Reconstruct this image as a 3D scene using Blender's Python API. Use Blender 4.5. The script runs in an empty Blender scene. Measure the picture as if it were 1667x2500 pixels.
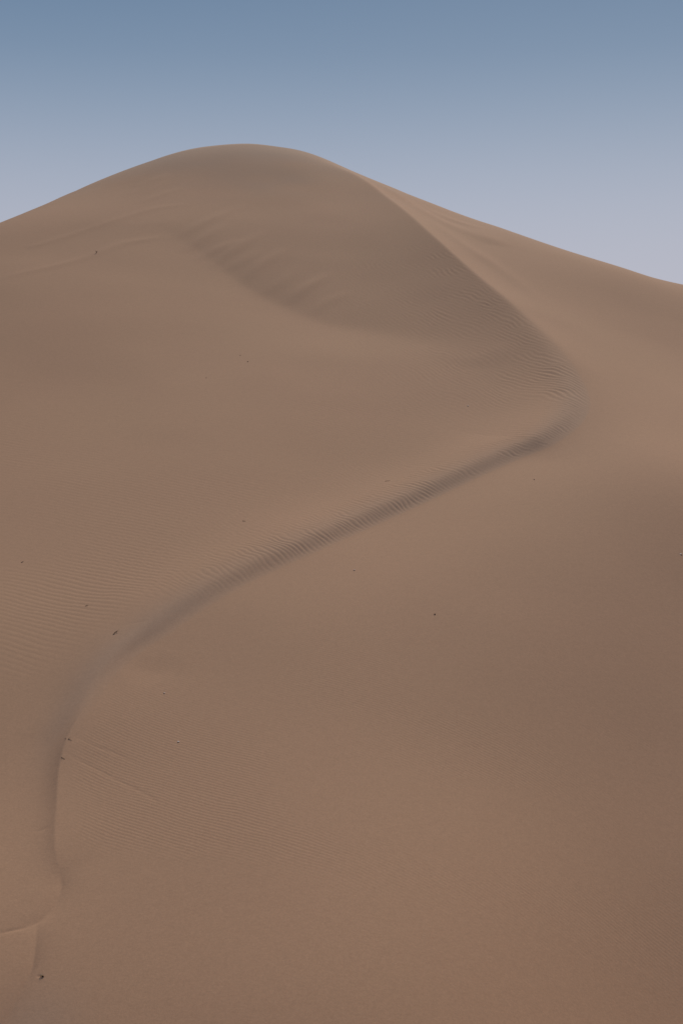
import bpy, math, random
import numpy as np

# ------------------------------------------------------------------ camera
FOC = 3434.0                      # focal length in photo pixels (1667 x 2500)
scene = bpy.context.scene
cam_d = bpy.data.cameras.new("camera")
cam_d.sensor_fit = 'VERTICAL'
cam_d.sensor_height = 36.0
cam_d.lens = 36.0 * FOC / 2500.0
cam_d.clip_start = 0.1
cam_d.clip_end = 20000.0
cam = bpy.data.objects.new("camera", cam_d)
cam.location = (0, 0, 0)
cam.rotation_euler = (math.radians(90), 0, 0)
scene.collection.objects.link(cam)
scene.camera = cam

# ------------------------------------------------------------------ light
SUN_EL, SUN_AZ = 42.0, 12.0        # degrees; azimuth clockwise from +Y (beyond the dune)
S = (math.sin(math.radians(SUN_AZ)) * math.cos(math.radians(SUN_EL)),
     math.cos(math.radians(SUN_AZ)) * math.cos(math.radians(SUN_EL)),
     math.sin(math.radians(SUN_EL)))
world = bpy.data.worlds.new("World")
scene.world = world
world.use_nodes = True
wt = world.node_tree
wt.nodes.clear()
wo = wt.nodes.new("ShaderNodeOutputWorld")
bg = wt.nodes.new("ShaderNodeBackground")
sky = wt.nodes.new("ShaderNodeTexSky")
sky.sky_type = 'NISHITA'
sky.sun_disc = False
sky.sun_elevation = math.radians(SUN_EL)
sky.sun_rotation = math.radians(SUN_AZ)
sky.altitude = 0
sky.air_density = 1.0
sky.dust_density = 1.0
sky.ozone_density = 2.0
# dust veil: a pale layer lying on the horizon, thinning upwards
geo = wt.nodes.new("ShaderNodeTexCoord")
sep = wt.nodes.new("ShaderNodeSeparateXYZ")
wt.links.new(geo.outputs['Generated'], sep.inputs[0])
ramp = wt.nodes.new("ShaderNodeValToRGB")
cr = ramp.color_ramp
cr.interpolation = 'B_SPLINE'
wt.links.new(sep.outputs['Z'], ramp.inputs[0])
SKY = [(0.00, (.475, .462, .530)), (0.13, (.475, .463, .530)), (0.18, (.445, .454, .528)),
       (0.22, (.390, .422, .508)), (0.265, (.275, .340, .442)), (0.31, (.175, .255, .368)),
       (0.37, (.105, .185, .300)), (0.50, (.095, .170, .280)), (1.00, (.080, .145, .250))]
cr.elements[0].position = SKY[0][0]; cr.elements[0].color = SKY[0][1] + (1,)
cr.elements[1].position = SKY[-1][0]; cr.elements[1].color = SKY[-1][1] + (1,)
for p, c in SKY[1:-1]:
    e = cr.elements.new(p); e.color = c + (1,)
SKY_STRENGTH = 0.08
mul = wt.nodes.new("ShaderNodeMix"); mul.data_type = 'RGBA'; mul.blend_type = 'MULTIPLY'
mul.inputs[0].default_value = 1.0
mul.inputs[7].default_value = (1 / SKY_STRENGTH,) * 3 + (1,)
wt.links.new(ramp.outputs[0], mul.inputs[6])
mix = wt.nodes.new("ShaderNodeMix"); mix.data_type = 'RGBA'
mix.inputs[0].default_value = 0.90
wt.links.new(sky.outputs[0], mix.inputs[6])
wt.links.new(mul.outputs[2], mix.inputs[7])
wt.links.new(mix.outputs[2], bg.inputs[0])
bg.inputs[1].default_value = SKY_STRENGTH
wt.links.new(bg.outputs[0], wo.inputs[0])

sun_d = bpy.data.lights.new("sun", 'SUN')
sun_d.energy = 3.0
sun_d.angle = math.radians(5)
sun_d.color = (1.0, 0.90, 0.78)
sun = bpy.data.objects.new("sun", sun_d)
scene.collection.objects.link(sun)
from mathutils import Vector
sun.rotation_euler = Vector(S).to_track_quat('Z', 'Y').to_euler()

vs = scene.view_settings
vs.view_transform = 'Standard'
vs.look = 'None'
vs.exposure = 0.0
vs.gamma = 1.0
vs.use_curve_mapping = False

# ------------------------------------------------------------------ noise helpers
def _hash(ix, iy, seed):
    h = (ix.astype(np.int64) * 374761393 + iy.astype(np.int64) * 668265263 + seed * 1442695041) & 0xffffffff
    h = ((h ^ (h >> 13)) * 1274126177) & 0xffffffff
    h = h ^ (h >> 16)
    return (h & 0xffff) / 32767.5 - 1.0

def vnoise(x, y, seed=0):
    ix, iy = np.floor(x), np.floor(y)
    fx, fy = x - ix, y - iy
    fx = fx * fx * fx * (fx * (fx * 6 - 15) + 10)
    fy = fy * fy * fy * (fy * (fy * 6 - 15) + 10)
    a, b = _hash(ix, iy, seed), _hash(ix + 1, iy, seed)
    c, d = _hash(ix, iy + 1, seed), _hash(ix + 1, iy + 1, seed)
    return (a + (b - a) * fx) * (1 - fy) + (c + (d - c) * fx) * fy

def fbm(x, y, seed=0, octv=3):
    s, a = 0, 1.0
    for i in range(octv):
        s = s + a * vnoise(x, y, seed + i * 17)
        x, y, a = x * 2.03 + 11.3, y * 2.03 - 7.1, a * .5
    return s

def smooth(a, b, v):
    t = np.clip((v - a) / (b - a), 0, 1)
    return t * t * (3 - 2 * t)

def smax(a, b, k):
    return .5 * (a + b + np.sqrt((a - b) ** 2 + k * k))

# ------------------------------------------------------------------ the dune's large form
AX, AY, AZ = -9.0, 140.0, 36.2    # summit
# lateral fall of the hill away from the summit line, metres, by world x
FALL_X = [-90, -58, -46, -33.98, -29.9, -25.83, -21.75, -17.67, -15.63, -13.6, -11.15, -8.7, -6.26, -3.81, -1.37, .67, 3.53, 6.79, 13.31, 19.02, 25.13, 33.98, 47.56, 64, 95]
FALL_Z = [37.41, 23.91, 18.99, 14.07, 11.47, 8.42, 6.7, 5.22, 4.58, 4.31, 4.17, 4.27, 4.76, 5.23, 6.29, 7.39, 8.49, 9.8, 12.77, 16.91, 20.7, 22.98, 22.99, 24.75, 32.35]
_fx = np.arange(-400, 400, .25)
_fz = np.interp(_fx, FALL_X, FALL_Z)
_fz += np.where(_fx < -90, (-90 - _fx) * .4, 0) + np.where(_fx > 95, (_fx - 95) * .25, 0)
_k = np.exp(-np.linspace(-3, 3, 33) ** 2 / 2); _k /= _k.sum()
_fz = np.convolve(np.pad(_fz, 16, 'edge'), _k, 'valid')
def base(x, y):
    x = np.asarray(x, float); y = np.asarray(y, float)
    R = 2.6
    sy = np.where(y < AY, .45, .30)
    cone = AZ + R - np.sqrt(np.interp(x, _fx, _fz) ** 2 + (sy * (y - AY)) ** 2 + R * R)
    # the dune the camera stands on: a lip with a lee side falling away in front
    near = -1.7 - .30 * (y + np.sqrt(y * y + 4)) * 1.0 - .0025 * x * x / (1 + .01 * np.abs(x)) - .05 * np.abs(np.minimum(y, 0))
    desert = -24 + 3.0 * fbm(x / 160 + 3.7, y / 160 + 1.2, 5, 3) + 0 * x
    far = np.maximum(0, np.hypot(x, y - 60) - 150)
    z = smax(cone, near, 1.2)
    z = smax(z, desert + np.minimum(far * .004, 12), 4.0)
    return z

def hit(px, py, extra=0.0, H=base, y0=24.0, y1=175.0):
    """point where the sight line through photo pixel (px, py) first meets the sand (+extra)"""
    tx, tz = (px - 833.5) / FOC, (1250 - py) / FOC
    ys = np.linspace(y0, y1, 3000)
    g = H(tx * ys, ys) + extra - tz * ys
    k = np.nonzero((g[:-1] < 0) & (g[1:] >= 0))[0]
    if len(k) == 0:
        k = [int(np.argmax(g))]; return tx * ys[k[0]], ys[k[0]]
    k = k[0]; f = g[k] / (g[k] - g[k + 1])
    y = ys[k] + f * (ys[k + 1] - ys[k])
    return tx * y, y

def spline(P, n=14):
    """Catmull-Rom through rows of P"""
    P = np.asarray(P, float)
    Q = np.vstack([2 * P[0] - P[1], P, 2 * P[-1] - P[-2]])
    out = []
    for i in range(1, len(Q) - 2):
        t = np.linspace(0, 1, n, endpoint=False)[:, None]
        a, b, c, d = Q[i - 1], Q[i], Q[i + 1], Q[i + 2]
        out.append(.5 * ((2 * b) + (c - a) * t + (2 * a - 5 * b + 4 * c - d) * t ** 2 + (3 * b - a - 3 * c + d) * t ** 3))
    out.append(P[-1:])
    return np.vstack(out)

def curve_field(x, y, C, reach, blend=True):
    """signed distance to polyline C[:, :2] (positive on the right hand walking along it reversed
    = viewer's lower-right side) and the interpolated columns C[:, 2:]"""
    n = len(x)
    D = np.full(n, 1e9); K = np.zeros((n, C.shape[1] - 2))
    bx0, bx1 = C[:, 0].min() - reach, C[:, 0].max() + reach
    by0, by1 = C[:, 1].min() - reach, C[:, 1].max() + reach
    sel = np.nonzero((x > bx0) & (x < bx1) & (y > by0) & (y < by1))[0]
    X, Y = x[sel], y[sel]
    best = np.full(len(sel), 1e18); seg = np.zeros(len(sel), int); tt = np.zeros(len(sel)); sg = np.ones(len(sel))
    for i in range(len(C) - 1):
        ax, ay = C[i, 0], C[i, 1]
        ex, ey = C[i + 1, 0] - ax, C[i + 1, 1] - ay
        L = ex * ex + ey * ey + 1e-12
        m = (X > min(ax, ax + ex) - reach) & (X < max(ax, ax + ex) + reach) & (Y > min(ay, ay + ey) - reach) & (Y < max(ay, ay + ey) + reach)
        j = np.nonzero(m)[0]
        qx, qy = X[j] - ax, Y[j] - ay
        t = np.clip((qx * ex + qy * ey) / L, 0, 1)
        d2 = (qx - t * ex) ** 2 + (qy - t * ey) ** 2
        c = d2 < best[j]
        jj = j[c]
        best[jj] = d2[c]; seg[jj] = i; tt[jj] = t[c]
        sg[jj] = np.where(ex * qy[c] - ey * qx[c] > 0, 1.0, -1.0)
    D[sel] = np.sqrt(best) * sg
    lin = C[seg, 2:] * (1 - tt[:, None]) + C[np.minimum(seg + 1, len(C) - 1), 2:] * tt[:, None]
    if blend:
        # away from the curve its attributes blend smoothly, so a bend leaves no crease on its far side
        dist = np.sqrt(best)
        far = np.nonzero((dist > .5) & (dist < reach))[0]
        arc = np.concatenate([[0], np.cumsum(np.hypot(*np.diff(C[:, :2], axis=0).T))])
        ta = np.arange(0, arc[-1], 1.3)
        pick = np.stack([np.interp(ta, arc, C[:, k]) for k in range(C.shape[1])], 1)
        acc = np.zeros((len(far), C.shape[1] - 2)); ws = np.zeros(len(far))
        xf, yf = X[far], Y[far]
        for p in pick:
            w = 1.0 / ((xf - p[0]) ** 2 + (yf - p[1]) ** 2 + 1.0) ** 3
            ws += w
            acc += w[:, None] * p[2:]
        b = smooth(.5, 2.4, dist[far])[:, None]
        lin[far] = lin[far] * (1 - b) + acc / ws[:, None] * b
    K[sel] = lin
    return D, K

def trace(rows, H=base):
    out = []
    for r in rows:
        x, y = hit(r[0], r[1], r[2], H)
        out.append((x, y) + tuple(r[2:]))
    return spline(out)
SWELLS = [(-10.8, 22.0, 3.87, -0.002), (-7.9, 22.0, 3.87, -0.008), (-5.0, 22.0, 3.87, 0.002), (-2.2, 22.0, 3.87, 0.051), (0.7, 22.0, 3.87, 0.054), (3.6, 22.0, 3.87, 0.002), (6.4, 22.0, 3.87, -0.012), (9.3, 22.0, 3.87, -0.005), (12.2, 22.0, 3.87, -0.001), (-12.2, 25.2, 4.24, 0.005), (-9.1, 25.2, 4.24, -0.025), (-5.9, 25.2, 4.24, -0.043), (-2.8, 25.2, 4.24, 0.251), (0.4, 25.2, 4.24, 0.389), (3.5, 25.2, 4.24, 0.010), (6.6, 25.2, 4.24, -0.214), (9.8, 25.2, 4.24, -0.143), (12.9, 25.2, 4.24, -0.033), (-13.7, 28.6, 4.63, 0.087), (-10.3, 28.6, 4.63, 0.232), (-6.9, 28.6, 4.63, 0.117), (-3.4, 28.6, 4.63, 0.140), (-0.0, 28.6, 4.63, 0.538), (3.4, 28.6, 4.63, 0.333), (6.9, 28.6, 4.63, -0.552), (10.3, 28.6, 4.63, -0.619), (13.7, 28.6, 4.63, -0.165), (-15.4, 32.4, 5.07, 0.098), (-11.7, 32.4, 5.07, 0.267), (-7.9, 32.4, 5.07, 0.098), (-4.2, 32.4, 5.07, -0.021), (-0.4, 32.4, 5.07, 0.197), (3.4, 32.4, 5.07, 0.537), (7.1, 32.4, 5.07, -0.128), (10.9, 32.4, 5.07, -0.630), (14.6, 32.4, 5.07, -0.232), (-17.2, 36.5, 5.54, 0.010), (-13.1, 36.5, 5.54, -0.069), (-9.0, 36.5, 5.54, -0.197), (-4.9, 36.5, 5.54, 0.242), (-0.8, 36.5, 5.54, 0.268), (3.3, 36.5, 5.54, 0.057), (7.4, 36.5, 5.54, -0.009), (11.5, 36.5, 5.54, -0.198), (15.6, 36.5, 5.54, -0.112), (-19.3, 41.0, 6.06, 0.045), (-14.8, 41.0, 6.06, 0.179), (-10.3, 41.0, 6.06, 0.079), (-5.8, 41.0, 6.06, -0.348), (-1.3, 41.0, 6.06, -0.047), (3.2, 41.0, 6.06, 0.380), (7.7, 41.0, 6.06, -0.028), (12.2, 41.0, 6.06, -0.361), (16.6, 41.0, 6.06, -0.243), (21.1, 41.0, 6.06, -0.045), (-21.5, 46.0, 6.62, 0.018), (-16.5, 46.0, 6.62, 0.091), (-11.6, 46.0, 6.62, 0.112), (-6.7, 46.0, 6.62, -0.020), (-1.8, 46.0, 6.62, 0.004), (3.1, 46.0, 6.62, 0.181), (8.0, 46.0, 6.62, 0.202), (12.9, 46.0, 6.62, -0.089), (17.8, 46.0, 6.62, -0.169), (22.7, 46.0, 6.62, -0.044), (-23.9, 51.4, 7.24, 0.004), (-18.5, 51.4, 7.24, -0.022), (-13.1, 51.4, 7.24, -0.170), (-7.8, 51.4, 7.24, -0.170), (-2.4, 51.4, 7.24, -0.178), (3.0, 51.4, 7.24, 0.001), (8.3, 51.4, 7.24, 0.717), (13.7, 51.4, 7.24, -0.223), (19.1, 51.4, 7.24, -0.613), (24.4, 51.4, 7.24, -0.154), (-26.5, 57.3, 7.92, 0.001), (-20.6, 57.3, 7.92, -0.024), (-14.7, 57.3, 7.92, -0.132), (-8.9, 57.3, 7.92, -0.077), (-3.0, 57.3, 7.92, -0.059), (2.9, 57.3, 7.92, -0.628), (8.7, 57.3, 7.92, 0.349), (14.6, 57.3, 7.92, 0.818), (20.5, 57.3, 7.92, -0.075), (26.3, 57.3, 7.92, -0.123), (-29.4, 63.7, 8.66, -0.003), (-22.9, 63.7, 8.66, -0.048), (-16.5, 63.7, 8.66, -0.249), (-10.1, 63.7, 8.66, -0.270), (-3.7, 63.7, 8.66, -0.053), (2.7, 63.7, 8.66, -0.760), (9.1, 63.7, 8.66, 0.172), (15.6, 63.7, 8.66, 0.742), (22.0, 63.7, 8.66, -0.199), (28.4, 63.7, 8.66, -0.151), (-32.5, 70.8, 9.47, -0.012), (-25.5, 70.8, 9.47, -0.062), (-18.5, 70.8, 9.47, -0.183), (-11.4, 70.8, 9.47, -0.383), (-4.4, 70.8, 9.47, -0.190), (2.6, 70.8, 9.47, -0.136), (9.6, 70.8, 9.47, -0.804), (16.6, 70.8, 9.47, 0.121), (23.6, 70.8, 9.47, 0.628), (30.6, 70.8, 9.47, 0.147), (-35.9, 78.5, 10.36, -0.018), (-28.3, 78.5, 10.36, -0.079), (-20.6, 78.5, 10.36, -0.124), (-12.9, 78.5, 10.36, -0.343), (-5.2, 78.5, 10.36, -0.562), (2.4, 78.5, 10.36, -0.083), (10.1, 78.5, 10.36, -0.291), (17.8, 78.5, 10.36, 0.074), (25.4, 78.5, 10.36, 0.278), (33.1, 78.5, 10.36, 0.061), (-39.7, 86.9, 11.33, -0.046), (-31.3, 86.9, 11.33, -0.187), (-22.9, 86.9, 11.33, -0.010), (-14.5, 86.9, 11.33, 0.296), (-6.1, 86.9, 11.33, -0.788), (2.3, 86.9, 11.33, -0.608), (10.7, 86.9, 11.33, 0.120), (19.0, 86.9, 11.33, -0.129), (27.4, 86.9, 11.33, 0.196), (35.8, 86.9, 11.33, 0.127), (-43.8, 96.2, 12.38, -0.026), (-34.6, 96.2, 12.38, -0.111), (-25.4, 96.2, 12.38, -0.073), (-16.3, 96.2, 12.38, -0.272), (-7.1, 96.2, 12.38, -0.677), (2.1, 96.2, 12.38, -0.194), (11.3, 96.2, 12.38, -0.535), (20.4, 96.2, 12.38, 0.013), (29.6, 96.2, 12.38, 0.506), (38.8, 96.2, 12.38, 0.153), (47.9, 96.2, 12.38, 0.011), (-48.3, 106.2, 13.54, 0.007), (-38.2, 106.2, 13.54, 0.129), (-28.2, 106.2, 13.54, 0.437), (-18.2, 106.2, 13.54, -0.073), (-8.2, 106.2, 13.54, -0.128), (1.9, 106.2, 13.54, -0.141), (11.9, 106.2, 13.54, -0.543), (21.9, 106.2, 13.54, 1.543), (32.0, 106.2, 13.54, 1.098), (42.0, 106.2, 13.54, 0.165), (52.0, 106.2, 13.54, 0.007), (-53.2, 117.3, 14.81, 0.006), (-42.2, 117.3, 14.81, 0.078), (-31.3, 117.3, 14.81, 0.170), (-20.3, 117.3, 14.81, -0.347), (-9.3, 117.3, 14.81, -0.316), (1.7, 117.3, 14.81, -0.490), (12.6, 117.3, 14.81, -0.085), (23.6, 117.3, 14.81, 1.645), (34.6, 117.3, 14.81, 0.828), (45.5, 117.3, 14.81, 0.099), (56.5, 117.3, 14.81, 0.003), (-58.6, 129.3, 16.19, 0.000), (-46.6, 129.3, 16.19, -0.010), (-34.6, 129.3, 16.19, -0.167), (-22.6, 129.3, 16.19, -0.453), (-10.6, 129.3, 16.19, 0.037), (1.4, 129.3, 16.19, 0.033), (13.4, 129.3, 16.19, -0.088), (25.4, 129.3, 16.19, 0.402), (37.4, 129.3, 16.19, 0.197), (49.4, 129.3, 16.19, 0.022), (61.4, 129.3, 16.19, 0.001), (-64.4, 142.5, 17.71, -0.000), (-51.3, 142.5, 17.71, -0.004), (-38.2, 142.5, 17.71, 0.005), (-25.1, 142.5, 17.71, 0.445), (-12.0, 142.5, 17.71, 1.583), (1.1, 142.5, 17.71, 1.370), (14.3, 142.5, 17.71, 0.332), (27.4, 142.5, 17.71, 0.069), (40.5, 142.5, 17.71, 0.022), (53.6, 142.5, 17.71, 0.002), (66.7, 142.5, 17.71, 0.000)]  #@@
def with_patches(x, y):
    z = base(x, y)
    for cx, cy, w, h in SWELLS:
        z = z + h * np.exp(-((x - cx) ** 2 + (y - cy) ** 2) / (w * w))
    return z
# long concave break of slope under the summit: photo x, y, depth, width above, width below, roundness
CREASE = trace([(380, 545, 0, 4, 5, .5), (450, 590, -.16, 4, 4, .4), (520, 640, -.26, 4, 4, .4), (600, 700, -.30, 4, 4, .5),
                (680, 745, -.30, 4, 4, .6), (780, 790, -.28, 5, 4, .8), (900, 815, -.25, 5, 5, 1.0),
                (1040, 840, -.18, 5, 5, 1.2), (1180, 880, 0, 4, 4, 1.5)], H=with_patches)
def ridge_line(x, y, C, reach):
    dd, KK = curve_field(x, y, C, reach)
    KK[:, 1:3] = np.maximum(KK[:, 1:3], .2)
    D = np.abs(dd)
    r = KK[:, 0] * np.exp(-(np.sqrt(D * D + KK[:, 3] ** 2) - KK[:, 3]) / np.where(dd > 0, KK[:, 2], KK[:, 1]) - (D / reach * 2.2) ** 2)
    return np.where(D < reach, r, 0)
def form(x, y):
    return with_patches(x, y) + ridge_line(x, y, CREASE, 20)

# The S-shaped crest, summit -> bend -> foot.
# photo x, y | ridge height, left width, right width, roundness | step height, step width
CREST_PX = [
    (640, 352, 0.0, 6.0, 5.0, 1.0, 0, 1),
    (760, 382, 0.4, 6.0, 5.0, 0.6, 0, 1),
    (870, 428, 1.2, 6.0, 4.0, 0.18, 0, 1),
    (960, 492, 1.6, 6.0, 4.0, 0.12, 0, 1),
    (1060, 578, 1.8, 5.5, 4.2, 0.12, 0, 1),
    (1160, 668, 1.7, 5.0, 4.0, 0.15, 0, 1),
    (1270, 762, 1.38, 4.2, 3.5, 0.30, 0.03, 1),
    (1360, 850, 1.18, 3.4, 3.0, 0.5, 0.08, 1.0),
    (1410, 925, 0.92, 2.9, 2.8, 0.7, 0.22, 1.15),
    (1430, 985, 0.68, 2.6, 2.6, 0.9, 0.32, 1.25),
    (1410, 1035, 0.42, 2.4, 2.4, 1.1, 0.36, 1.25),
    (1348, 1084, 0.18, 2.0, 2.2, 1.1, 0.34, 1.2),
    (1260, 1122, 0.0, 2.0, 2.0, 1.0, 0.31, 1.15),
    (1110, 1190, 0.0, 2.0, 2.0, 0.8, 0.30, 1.05),
    (930, 1270, 0.0, 2.0, 2.0, 0.7, 0.27, .95),
    (760, 1345, 0.0, 2.0, 2.0, 0.7, 0.24, .88),
    (600, 1420, 0.0, 2.0, 2.0, 0.7, 0.21, .85),
    (480, 1490, 0.03, 2.0, 1.0, 0.5, 0.19, 0.9),
    (400, 1545, 0.06, .8, 1.6, 0.06, 0.19, 0.75),
    (330, 1590, 0.10, .8, 2.0, 0.02, 0.17, 0.55),
    (265, 1650, 0.18, .60, 2.4, 0.02, 0.13, 0.42),
    (205, 1730, 0.27, .50, 2.6, 0.02, 0.06, 0.35),
    (165, 1800, 0.26, .42, 2.4, 0.02, 0.0, 0.6),
    (146, 1870, 0.19, .36, 2.0, 0.02, 0.0, 0.5),
    (140, 1950, 0.13, .30, 1.6, 0.02, 0.0, 0.5),
    (135, 2040, 0.09, .25, 1.2, 0.02, 0.0, 0.5),
    (140, 2095, 0.04, 0.22, 0.8, 0.02, 0.0, 0.5),
    (151, 2150, -0.05, 0.3, 0.3, 0.012, 0.0, 0.5),
    (146, 2185, -0.07, 0.3, 0.3, 0.012, 0.0, 0.5),
    (125, 2222, -0.07, 0.3, 0.3, 0.012, 0.0, 0.5),
    (88, 2252, -0.05, 0.25, 0.25, 0.012, 0.0, 0.5),
    (40, 2266, -0.02, 0.3, 0.2, 0.015, 0.0, 0.5),
    (-20, 2282, -0.01, 0.3, 0.2, 0.03, 0.0, 0.5),
    (-120, 2300, 0.0, 0.3, 0.3, 0.1, 0.0, 0.5)]
FOOT_PX = [   # the slip edge that runs on to the foot of the picture
    (93, 2254, -0.02, .25, .3, 0.01), (90, 2290, -0.05, .25, .16, 0.01), (84, 2340, -0.07, .28, .17, 0.01), (76, 2375, -0.085, .3, .20, 0.01),
    (50, 2425, -0.10, .3, .24, 0.01), (10, 2500, -0.12, .35, .28, 0.01), (-60, 2600, -0.10, .35, .5, 0.03), (-200, 2700, 0.0, .4, .6, 0.1)]
CREST = trace(CREST_PX, form)
FOOT = trace(FOOT_PX, form)

def crest_relief(x, y):
    d, K = curve_field(x, y, CREST, 34.0)
    a, wl, wr, s, A, w = K.T
    wl = np.maximum(wl, .3); wr = np.maximum(wr, .3); w = np.maximum(w, .3)
    D = np.abs(d)
    soft = np.sqrt(D * D + s * s) - s
    side = np.where(d > 0, wr, wl)
    h = np.where(D < 1e8, a * np.exp(-soft / side - (D / (2.6 * side)) ** 2), 0)
    # step: rounded shoulder, steepest just above the lower edge
    k = np.clip(.22 * s, .08, .3)
    u = k * np.logaddexp(0, np.clip(-d / w / k, -60, 60))
    q = np.clip(1 - u, 0, 1)
    q = q * q * (3 - 2 * q) * .35 + q * .65
    e = np.where(d < -w, np.exp(-np.clip((d + w) / (2.3 * w), -40, 0) ** 2), 1 - q ** 1.8)
    h = h + np.where((d < 3) & (D < 1e8), A * e, 0)
    fade = np.where(D < 34, 1 - smooth(24, 34, D), 0)
    return h * fade, d, K

# small lines: drift tails, terraces and grooves.  (x, y, width) points; height
LINES = []
def line(pts, h, w, Hs=base, taper=True):
    rows = []
    n = len(pts)
    for i, (px, py) in enumerate(pts):
        x, y = hit(px, py, 0, form)
        e = min(1, min(i, n - 1 - i) * 1.0) if taper else 1.0
        rows.append((x, y, h * e, w))
    LINES.append((spline(rows, 8), max(w * 6, .6)))

line([(-20, 690), (117, 654), (213, 627), (293, 598), (346, 587), (420, 575)], .045, .5)
line([(60, 604), (106, 593), (213, 561), (298, 534), (383, 510), (470, 498)], .04, .5)
line([(330, 460), (380, 440), (420, 425)], .06, .6)
for pts, h in [([(425, 586), (500, 545), (600, 500)], .07), ([(445, 620), (500, 582), (560, 545)], .08),
               ([(478, 642), (530, 612), (590, 585)], .08), ([(510, 658), (569, 614), (650, 566)], .09),
               ([(540, 668), (590, 640), (640, 610)], .05), ([(594, 700), (638, 650), (700, 608)], .09),
               ([(640, 722), (690, 690), (730, 650)], .05), ([(700, 748), (748, 708), (810, 672)], .09),
               ([(760, 776), (800, 744), (850, 720)], .05), ([(330, 500), (400, 476), (450, 458)], .04),
               ([(300, 486), (345, 462), (400, 440)], .04), ([(345, 478), (375, 462), (420, 430)], .03)]:
    line(pts, h, .5)
# drag marks left in the sand beside the sticks
line([(290, 1543), (325, 1537), (350, 1534), (385, 1528)], -.005, .06)
line([(168, 1809), (235, 1835), (290, 1850), (350, 1876)], -.005, .06)
line([(158, 1853), (205, 1872), (270, 1900), (350, 1935), (420, 1975)], -.005, .06)
line([(300, 1660), (370, 1645), (440, 1612)], -.035, .7)
line([(84, 2031), (105, 2026), (130, 2016)], -.008, .05)
line([(88, 2375), (97, 2378), (106, 2383)], -.012, .04)
line([(-15, 2280), (30, 2268), (80, 2256)], -.010, .05)
line([(880, 436), (960, 490), (1080, 560), (1190, 600)], .10, 1.0)
line([(1000, 500), (1100, 545), (1200, 570)], .10, .9)
line([(1010, 540), (1120, 620), (1230, 690), (1330, 770)], .07, .8)
line([(1160, 560), (1190, 590), (1215, 610)], .12, 1.2)

def ripples(x, y, d):
    """wind ripples as real relief: three trains with their own direction and spacing"""
    px = 833.5 + FOC * x / np.maximum(y, 1)              # bearing, used only to bound the trains in the ground plan
    def train(gx, gy, lam, warp, wl, seed):
        n = math.hypot(gx, gy)
        ph = (gx * x + gy * y) / n / lam * 2 * math.pi
        ph = ph + warp * fbm(x / wl, y / wl, seed, 3)
        s1 = np.sin(ph)
        return s1 + .25 * np.cos(2 * ph)
    h = np.zeros_like(x)
    # coarse ripples along the shoulder and inside the bend
    m = smooth(-9 - 6 * smooth(66, 76, y), -.5, d) * (1 - smooth(-.35, .3, d)) * (.3 + .7 * smooth(-3, -.7, d) + .4 * smooth(62, 72, y))
    m = m * smooth(47, 53, y) * (1 - smooth(88, 112, y)) * (.75 + .35 * fbm(x / 3, y / 3, 31, 2))
    m = np.where(np.abs(d) < 1e8, m, 0)
    ph = (.74 * x + .67 * y) / .235 * 2 * math.pi + 3.6 * fbm(x / 1.3, y / 1.3, 41, 2) + 2.0 * fbm(x / .45, y / .45, 47, 1)
    ph2 = (.84 * x + .48 * y) / .30 * 2 * math.pi + 4.5 * fbm(x / 2.2, y / 2.6, 43, 2) + 1.6 * fbm(x / .6, y / .6, 44, 1)
    up = smooth(64, 74, y)
    h += np.clip(m, 0, 1.4) * ((1 - up) * .0098 * (1 + .8 * fbm(x / .6, y / .6, 49, 1)) * (np.sin(ph) + .2 * np.cos(2 * ph)) + up * .0115 * (1 + .5 * fbm(x / .9, y / 1.2, 45, 1)) * np.sin(ph2))
    # long even ripples on the upper left flank
    left = (d < 0) | (d > 1e8) & (x < 0)
    m = smooth(40, 48, y) * (1 - smooth(66, 92, y)) * (1 - smooth(-4, 9, x - (y - 55) * .2)) * np.clip(.75 + .6 * fbm(x / 7, y / 7, 51, 2), 0, 1.4)
    m = np.where(d < 0, smooth(.8, 3.5, -d), np.where(d > 1e8, 1.0, 0)) * m * np.where(x < 14, 1, 0)
    h += .0040 * m * train(.33, .94, .27, 3.0, 2.4, 61)
    # fine ripples on the lower right flank
    m = np.where((d > 0), smooth(.05, .8, d), 0) * smooth(31, 36, y) * (1 - smooth(52, 64, y)) * (1 - smooth(8, 12, x))
    m = m * np.clip(.12 + 1.2 * fbm(x / 4 + 9, y / 3, 71, 2) + .8 * smooth(6, 0, x - 0) , 0, 1.3)
    h += .0021 * m * train(.51, .86, .11, 2.2, 1.2, 81)
    # faint broad undulation of the sand
    h += np.where(y > 20, .05 * fbm(x / 7, y / 9, 91, 2), 0)
    return h

def shape(x, y):
    z = form(x, y)
    h, d, K = crest_relief(x, y)
    z = z + h + ridge_line(x, y, FOOT, 4)
    z = z + ripples(x, y, d)
    for C, reach in LINES:
        dd, KK = curve_field(x, y, C, reach)
        w = np.maximum(KK[:, 1], .02)
        z = z + np.where(np.abs(dd) < reach, KK[:, 0] * np.exp(-(dd / w) ** 2), 0)
    return z, d, K

def ground(x, y):
    x = np.atleast_1d(np.asarray(x, float)); y = np.atleast_1d(np.asarray(y, float))
    return shape(x, y)[0]

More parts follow.
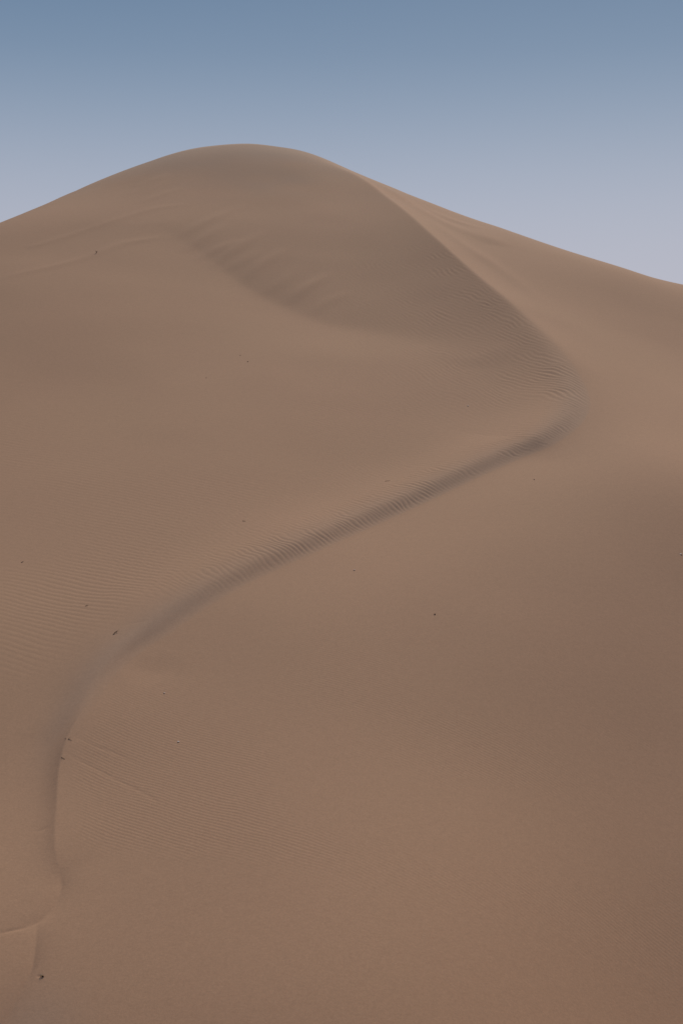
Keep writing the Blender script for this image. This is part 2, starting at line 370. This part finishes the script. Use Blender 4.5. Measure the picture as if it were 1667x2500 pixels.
# ------------------------------------------------------------------ terrain mesh
def azimuths():
    a = np.linspace(-.262, .262, 800)
    s = np.linspace(.262, math.pi, 75)[1:]
    s = .262 + (math.pi - .262) * ((s - .262) / (math.pi - .262)) ** 1.6
    return np.concatenate([-s[::-1][1:], a, s])      # last column closes on the first via wrap
def radii():
    near = np.array([0.0, .8, 1.6, 2.5, 3.5, 5, 6.5, 8, 10, 12, 14, 16, 18, 20, 22, 23.5, 25, 26])
    # even image spacing down the middle of the picture
    r = np.linspace(26, 150, 4000)
    zz = base(np.zeros_like(r), r) / r
    dz = np.maximum(np.gradient(zz), 0) + 2.2e-6 + .00008 * ((r > 40) & (r < 72)) * .031 + .0000016 * ((r > 100) & (r < 142)) * 31 * .031
    c = np.cumsum(dz); c /= c[-1]
    mid = np.interp(np.linspace(0, 1, 1400), c, r)[1:]
    far = np.concatenate([np.linspace(151, 200, 30), np.geomspace(204, 9000, 70)])
    return np.concatenate([near, mid, far])
TH, RR = azimuths(), radii()
nc, nr = len(TH), len(RR)
R2, T2 = np.meshgrid(RR, TH, indexing='ij')
X = (R2 * np.sin(T2)).ravel(); Y = (R2 * np.cos(T2)).ravel()
Z, D, K = shape(X, Y)

co = np.stack([X, Y, Z], 1).astype(np.float32)
i = np.arange(nr - 1)[:, None]; j = np.arange(nc)[None, :]
jn = (j + 1) % nc
quads = np.stack([i * nc + j, i * nc + jn, (i + 1) * nc + jn, (i + 1) * nc + j], -1).reshape(-1, 4)
quads = quads[:, ::-1]
me = bpy.data.meshes.new("sand_dune")
me.vertices.add(len(co)); me.vertices.foreach_set('co', co.ravel())
me.loops.add(quads.size); me.loops.foreach_set('vertex_index', quads.ravel().astype(np.int32))
me.polygons.add(len(quads))
me.polygons.foreach_set('loop_start', (np.arange(len(quads)) * 4).astype(np.int32))
me.polygons.foreach_set('use_smooth', np.ones(len(quads), bool))
me.update(calc_edges=True)

def sand_material():
    m = bpy.data.materials.new("sand"); m.use_nodes = True
    nt = m.node_tree; nt.nodes.clear(); N = nt.nodes.new; Lk = nt.links.new
    out = N("ShaderNodeOutputMaterial"); b = N("ShaderNodeBsdfPrincipled")
    b.inputs['Roughness'].default_value = .95
    b.inputs['Specular IOR Level'].default_value = .08
    tc = N("ShaderNodeTexCoord")
    def noise(scale, detail=3, rough=.6, sc=(1, 1, 1)):
        mp = N("ShaderNodeMapping"); mp.inputs['Scale'].default_value = sc
        Lk(tc.outputs['Object'], mp.inputs[0])
        n = N("ShaderNodeTexNoise"); n.inputs['Scale'].default_value = scale
        n.inputs['Detail'].default_value = detail; n.inputs['Roughness'].default_value = rough
        Lk(mp.outputs[0], n.inputs['Vector']); return n
    def mixc(f, a, bb, blend='MIX'):
        x = N("ShaderNodeMix"); x.data_type = 'RGBA'; x.blend_type = blend
        Lk(f, x.inputs[0]) if not isinstance(f, (int, float)) else setattr(x.inputs[0], 'default_value', f)
        for k, v in ((6, a), (7, bb)):
            if isinstance(v, tuple): x.inputs[k].default_value = v + (1,)
            else: Lk(v, x.inputs[k])
        return x.outputs[2]
    def rng(o, a, bb, c, d):
        r = N("ShaderNodeMapRange"); Lk(o, r.inputs[0])
        for k, v in zip((1, 2, 3, 4), (a, bb, c, d)): r.inputs[k].default_value = v
        return r.outputs[0]
    # tan sand with faint rosier and yellower drifts
    broad = noise(.11, 4, .55, (1, .6, 1))
    col = mixc(rng(broad.outputs[0], .32, .68, 0, 1), (.487, .290, .1765), (.489, .287, .177))
    # grey coarse grains that the wind leaves on exposed places; painted shade greys the step riser
    at = N("ShaderNodeAttribute"); at.attribute_name = "coarse_shade"
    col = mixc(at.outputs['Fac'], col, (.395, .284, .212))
    # grain
    g1 = noise(60, 2, .7); g2 = noise(14, 3, .7)
    gr = N("ShaderNodeMath"); gr.operation = 'MULTIPLY'
    Lk(rng(g1.outputs[0], .3, .7, .90, 1.10), gr.inputs[0]); Lk(rng(g2.outputs[0], .3, .7, .94, 1.06), gr.inputs[1])
    g3 = noise(4.5, 3, .75); g4 = N('ShaderNodeMath'); g4.operation = 'MULTIPLY'
    Lk(gr.outputs[0], g4.inputs[0]); Lk(rng(g3.outputs[0], .3, .7, .975, 1.025), g4.inputs[1]); gr = g4
    cg = N("ShaderNodeCombineColor")
    for k in range(3): Lk(gr.outputs[0], cg.inputs[k])
    col = mixc(1.0, col, cg.outputs[0], 'MULTIPLY')
    Lk(col, b.inputs['Base Color'])
    bp = N("ShaderNodeBump"); bp.inputs['Strength'].default_value = .25; bp.inputs['Distance'].default_value = .01
    Lk(g2.outputs[0], bp.inputs['Height'])
    Lk(bp.outputs[0], b.inputs['Normal'])
    Lk(b.outputs[0], out.inputs[0])
    return m
def coarse_shade_mask(x, y, z, d, K):
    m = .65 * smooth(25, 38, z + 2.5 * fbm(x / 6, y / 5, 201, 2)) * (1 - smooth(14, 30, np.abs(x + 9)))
    m = m + .45 * smooth(106, 122, y) * smooth(6, 22, x) + .30 * np.where((d < .2) & (d > -3.0), K[:, 4] / .33, 0) * smooth(-2.2, -.3, np.where(np.abs(d) < 9, d, -9)) * (1 - smooth(-.1, .6, d))  # skyline grains, then grey painting extra shade on the step riser and bend
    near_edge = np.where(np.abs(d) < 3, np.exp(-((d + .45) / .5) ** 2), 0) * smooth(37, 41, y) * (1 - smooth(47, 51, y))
    m = m + .20 * near_edge * (y < 52)  # greyer strip along the lower left crest
    m = m + .32 * np.exp(-((x + 6.3) / .9) ** 2 - ((y - 28.7) / 1.1) ** 2)  # greyer patch beside the foot line
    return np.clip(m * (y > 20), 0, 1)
att = me.attributes.new("coarse_shade", 'FLOAT', 'POINT')
att.data.foreach_set('value', coarse_shade_mask(X, Y, Z, D, K).astype(np.float32))
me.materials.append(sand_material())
dune = bpy.data.objects.new("sand_dune", me)
scene.collection.objects.link(dune)
dune["kind"] = "structure"

# ------------------------------------------------------------------ stones, sticks and dry plants lying on the sand
def flat_mat(name, rgb, rough=.9, var=.25, scale=40):
    m = bpy.data.materials.new(name); m.use_nodes = True
    nt = m.node_tree; b = nt.nodes["Principled BSDF"]
    b.inputs['Roughness'].default_value = rough
    b.inputs['Specular IOR Level'].default_value = .2
    tc = nt.nodes.new("ShaderNodeTexCoord")
    n = nt.nodes.new("ShaderNodeTexNoise"); n.inputs['Scale'].default_value = scale
    nt.links.new(tc.outputs['Object'], n.inputs['Vector'])
    x = nt.nodes.new("ShaderNodeMix"); x.data_type = 'RGBA'
    x.inputs[6].default_value = tuple(c * (1 - var) for c in rgb) + (1,)
    x.inputs[7].default_value = tuple(min(1, c * (1 + var)) for c in rgb) + (1,)
    nt.links.new(n.outputs[0], x.inputs[0]); nt.links.new(x.outputs[2], b.inputs['Base Color'])
    return m
MAT = dict(black=flat_mat("dark_rock", (.028, .018, .012)), pale=flat_mat("pale_rock", (.86, .78, .70), var=.08),
           brown=flat_mat("brown_rock", (.16, .10, .07)), bark=flat_mat("bark", (.11, .068, .045)),
           straw=flat_mat("straw", (.62, .50, .34)), husk=flat_mat("husk", (.20, .16, .07)))
def link(name, me, mat, parent=None):
    o = bpy.data.objects.new(name, me)
    if mat and not me.materials: me.materials.append(mat)
    scene.collection.objects.link(o)
    if parent: o.parent = parent
    return o
def tag(o, label, cat, group=None):
    o["label"] = label; o["category"] = cat
    if group: o["group"] = group
    return o
def spot(px, py):
    x, y = hit(px, py, 0.0, ground, 26, 150)
    return Vector((float(x), float(y), float(ground(x, y)[0])))
import bmesh
def rock_mesh(seed, r, sq=(1, .8, .65)):
    rnd = random.Random(seed)
    bm = bmesh.new(); bmesh.ops.create_icosphere(bm, subdivisions=3, radius=1)
    cuts = [(Vector([rnd.gauss(0, 1) for _ in range(3)]).normalized(), rnd.uniform(.62, .85)) for _ in range(9)]
    for v in bm.verts:
        for n, dd in cuts:
            k = v.co.dot(n) - dd
            if k > 0: v.co -= n * k * .85
        v.co *= 1 + .05 * math.sin(7 * v.co.x + seed) * math.sin(6 * v.co.y + 2 * v.co.z)
        v.co = Vector((v.co.x * sq[0], v.co.y * sq[1], v.co.z * sq[2])) * r
    me = bpy.data.meshes.new("rock"); bm.to_mesh(me); bm.free()
    for p in me.polygons: p.use_smooth = True
    return me
def tube_mesh(pts, r0, r1, n=8):
    pts = [Vector(p) for p in pts]; vs, fs = [], []
    for i, p in enumerate(pts):
        t = (pts[min(i + 1, len(pts) - 1)] - pts[max(i - 1, 0)]).normalized()
        a = t.orthogonal().normalized(); b = t.cross(a)
        r = r0 + (r1 - r0) * i / (len(pts) - 1)
        for k in range(n):
            w = 2 * math.pi * k / n
            vs.append(p + (a * math.cos(w) + b * math.sin(w)) * r * (1 + .15 * math.sin(3 * k + i)))
    for i in range(len(pts) - 1):
        for k in range(n):
            fs.append((i * n + k, i * n + (k + 1) % n, (i + 1) * n + (k + 1) % n, (i + 1) * n + k))
    fs.append(tuple(range(n))[::-1]); fs.append(tuple(range((len(pts) - 1) * n, len(pts) * n)))
    me = bpy.data.meshes.new("stem"); me.from_pydata(vs, [], fs); me.update()
    for p in me.polygons: p.use_smooth = True
    return me
STONES = [
    (1061, 1500, .029, 'black', 'stone', "small black stone alone on the smooth lower right face", "stone", None),
    (865, 1392, .030, 'pale', 'pebble', "tiny white pebble just below the middle of the rippled shoulder", "pebble", 1),
    (436, 1811, .027, 'pale', 'pebble', "tiny pale pebble on fine ripples at the lower left", "pebble", 1),
    (402, 1692, .022, 'pale', 'pebble', "faint pale pebble below the lower end of the rippled shoulder", "pebble", 1),
    (1142, 991, .036, 'pale', 'pebble', "tiny pale pebble inside the bend of the crest", "pebble", 1),
    (1661, 1353, .034, 'pale', 'pebble', "pale pebble at the right edge of the photo", "pebble", 1),
    (1303, 1171, .030, 'brown', 'pebble', "small brown pebble below the right-hand bend of the crest", "pebble", None),
    (605, 883, .036, 'brown', 'stone', "lower of two dark specks on the face under the summit hollow", "stone", None),
    (587, 868, .030, 'brown', 'stone', "upper of two dark specks on the face under the summit hollow", "stone", None),
    (504, 923, .030, 'brown', 'stone', "dark stone left below the two specks under the summit hollow", "stone", None)]
for k, (px, py, r, mt, nm, lab, cat, g) in enumerate(STONES):
    p = spot(px, py)
    o = link(nm, rock_mesh(k * 7 + 3, r * (1.35 if mt == 'pale' else 1), (1, .9, .4) if mt == 'pale' else (1, .8, .65)), MAT[mt])
    o.location = p + Vector((0, -.1 * r, r * .28)); o.rotation_euler = (0.05, .05, k * 1.3)
    tag(o, lab, cat, "pale pebbles scattered on the sand" if g else None)

def stick(px0, py0, px1, py1, thick, label, shoots=1, seed=1, lift=.35):
    """a dry stick lying on the sand from one place to the other"""
    rnd = random.Random(seed)
    a, b = spot(px0, py0), spot(px1, py1)
    root = bpy.data.objects.new("dry_stick", None); scene.collection.objects.link(root)
    root.location = a; root.empty_display_size = .05
    d = b - a; L = d.length; side = Vector((0, 0, 1)).cross(d).normalized()
    pts = [d * (i / 6) + side * L * .07 * math.sin(i * 1.9 + seed) + Vector((0, 0, thick * .9 + L * .10 * math.sin(math.pi * i / 6) * lift)) for i in range(7)]
    link("stem", tube_mesh(pts, thick, thick * .55), MAT['bark'], root)
    for s in range(shoots):
        q = pts[2 + s * 2]; e = q + d * .25 + side * L * rnd.choice([-1, 1]) * .22 + Vector((0, 0, L * .16))
        link("side_shoot", tube_mesh([q, (q + e) / 2 + Vector((0, 0, L * .03)), e], thick * .6, thick * .3), MAT['bark'], root)
    return tag(root, label, "stick")
stick(277, 1549, 288, 1541, .011, "dark dry twig with a drag mark, left of the shoulder's lower end", 2, 3)
stick(160, 1804, 176, 1809, .008, "dark stick poking over the thin crest, upper of two on the lower left", 1, 5)
stick(150, 1849, 159, 1854, .007, "dark stick on the thin crest, lower of two on the lower left", 1, 8)
stick(592, 1272, 600, 1273, .008, "short dark stick on the upper face above the middle of the rippled shoulder", 0, 9)
stick(940, 1175, 952, 1174, .007, "short faint stick on the upper face, near the bend's hollow", 0, 12)
stick(53, 1374, 58, 1371, .009, "short dark twig near the left edge among broad ripples", 1, 14)
stick(209, 1480, 217, 1478, .007, "thin twig on broad ripples above the drag-marked twig", 1, 15)

# upright sprig on the far left flank
p = spot(236, 618)
root = bpy.data.objects.new("dry_sprig", None); scene.collection.objects.link(root); root.location = p
for k in range(7):
    w = k * .9
    e = Vector((math.cos(w) * .08, math.sin(w) * .07, .16 + .03 * math.sin(k * 2.1)))
    link("stem", tube_mesh([(0, 0, -.02), e * .5 + Vector((.01, 0, .02)), e], .008, .004, 6), MAT['bark'], root)
tag(root, "dark upright dry sprig beside the lower pale streak on the far left flank", "plant")

# pale dry tuft by the foot of the picture
p = spot(104, 2384)
root = bpy.data.objects.new("dry_tuft", None); scene.collection.objects.link(root); root.location = p
rnd = random.Random(4)
for k in range(9):
    w = k * .72 + .3
    e = Vector((math.cos(w) * .045 - .01, math.sin(w) * .03, .030 + .02 * rnd.random()))
    link("straw", tube_mesh([(0, 0, .004), e * .55 + Vector((0, 0, .012)), e], .0055, .0022, 6), MAT['straw'], root)
h = link("root_clod", rock_mesh(55, .024, (1.2, .9, .6)), MAT['black'], root); h.location = (.016, -.02, .006)
h = link("husk", rock_mesh(57, .016, (1.2, .9, .7)), MAT['husk'], root); h.location = (-.026, -.004, .010)
tag(root, "pale dry plant tuft with a dark clod near the bottom left corner", "plant")
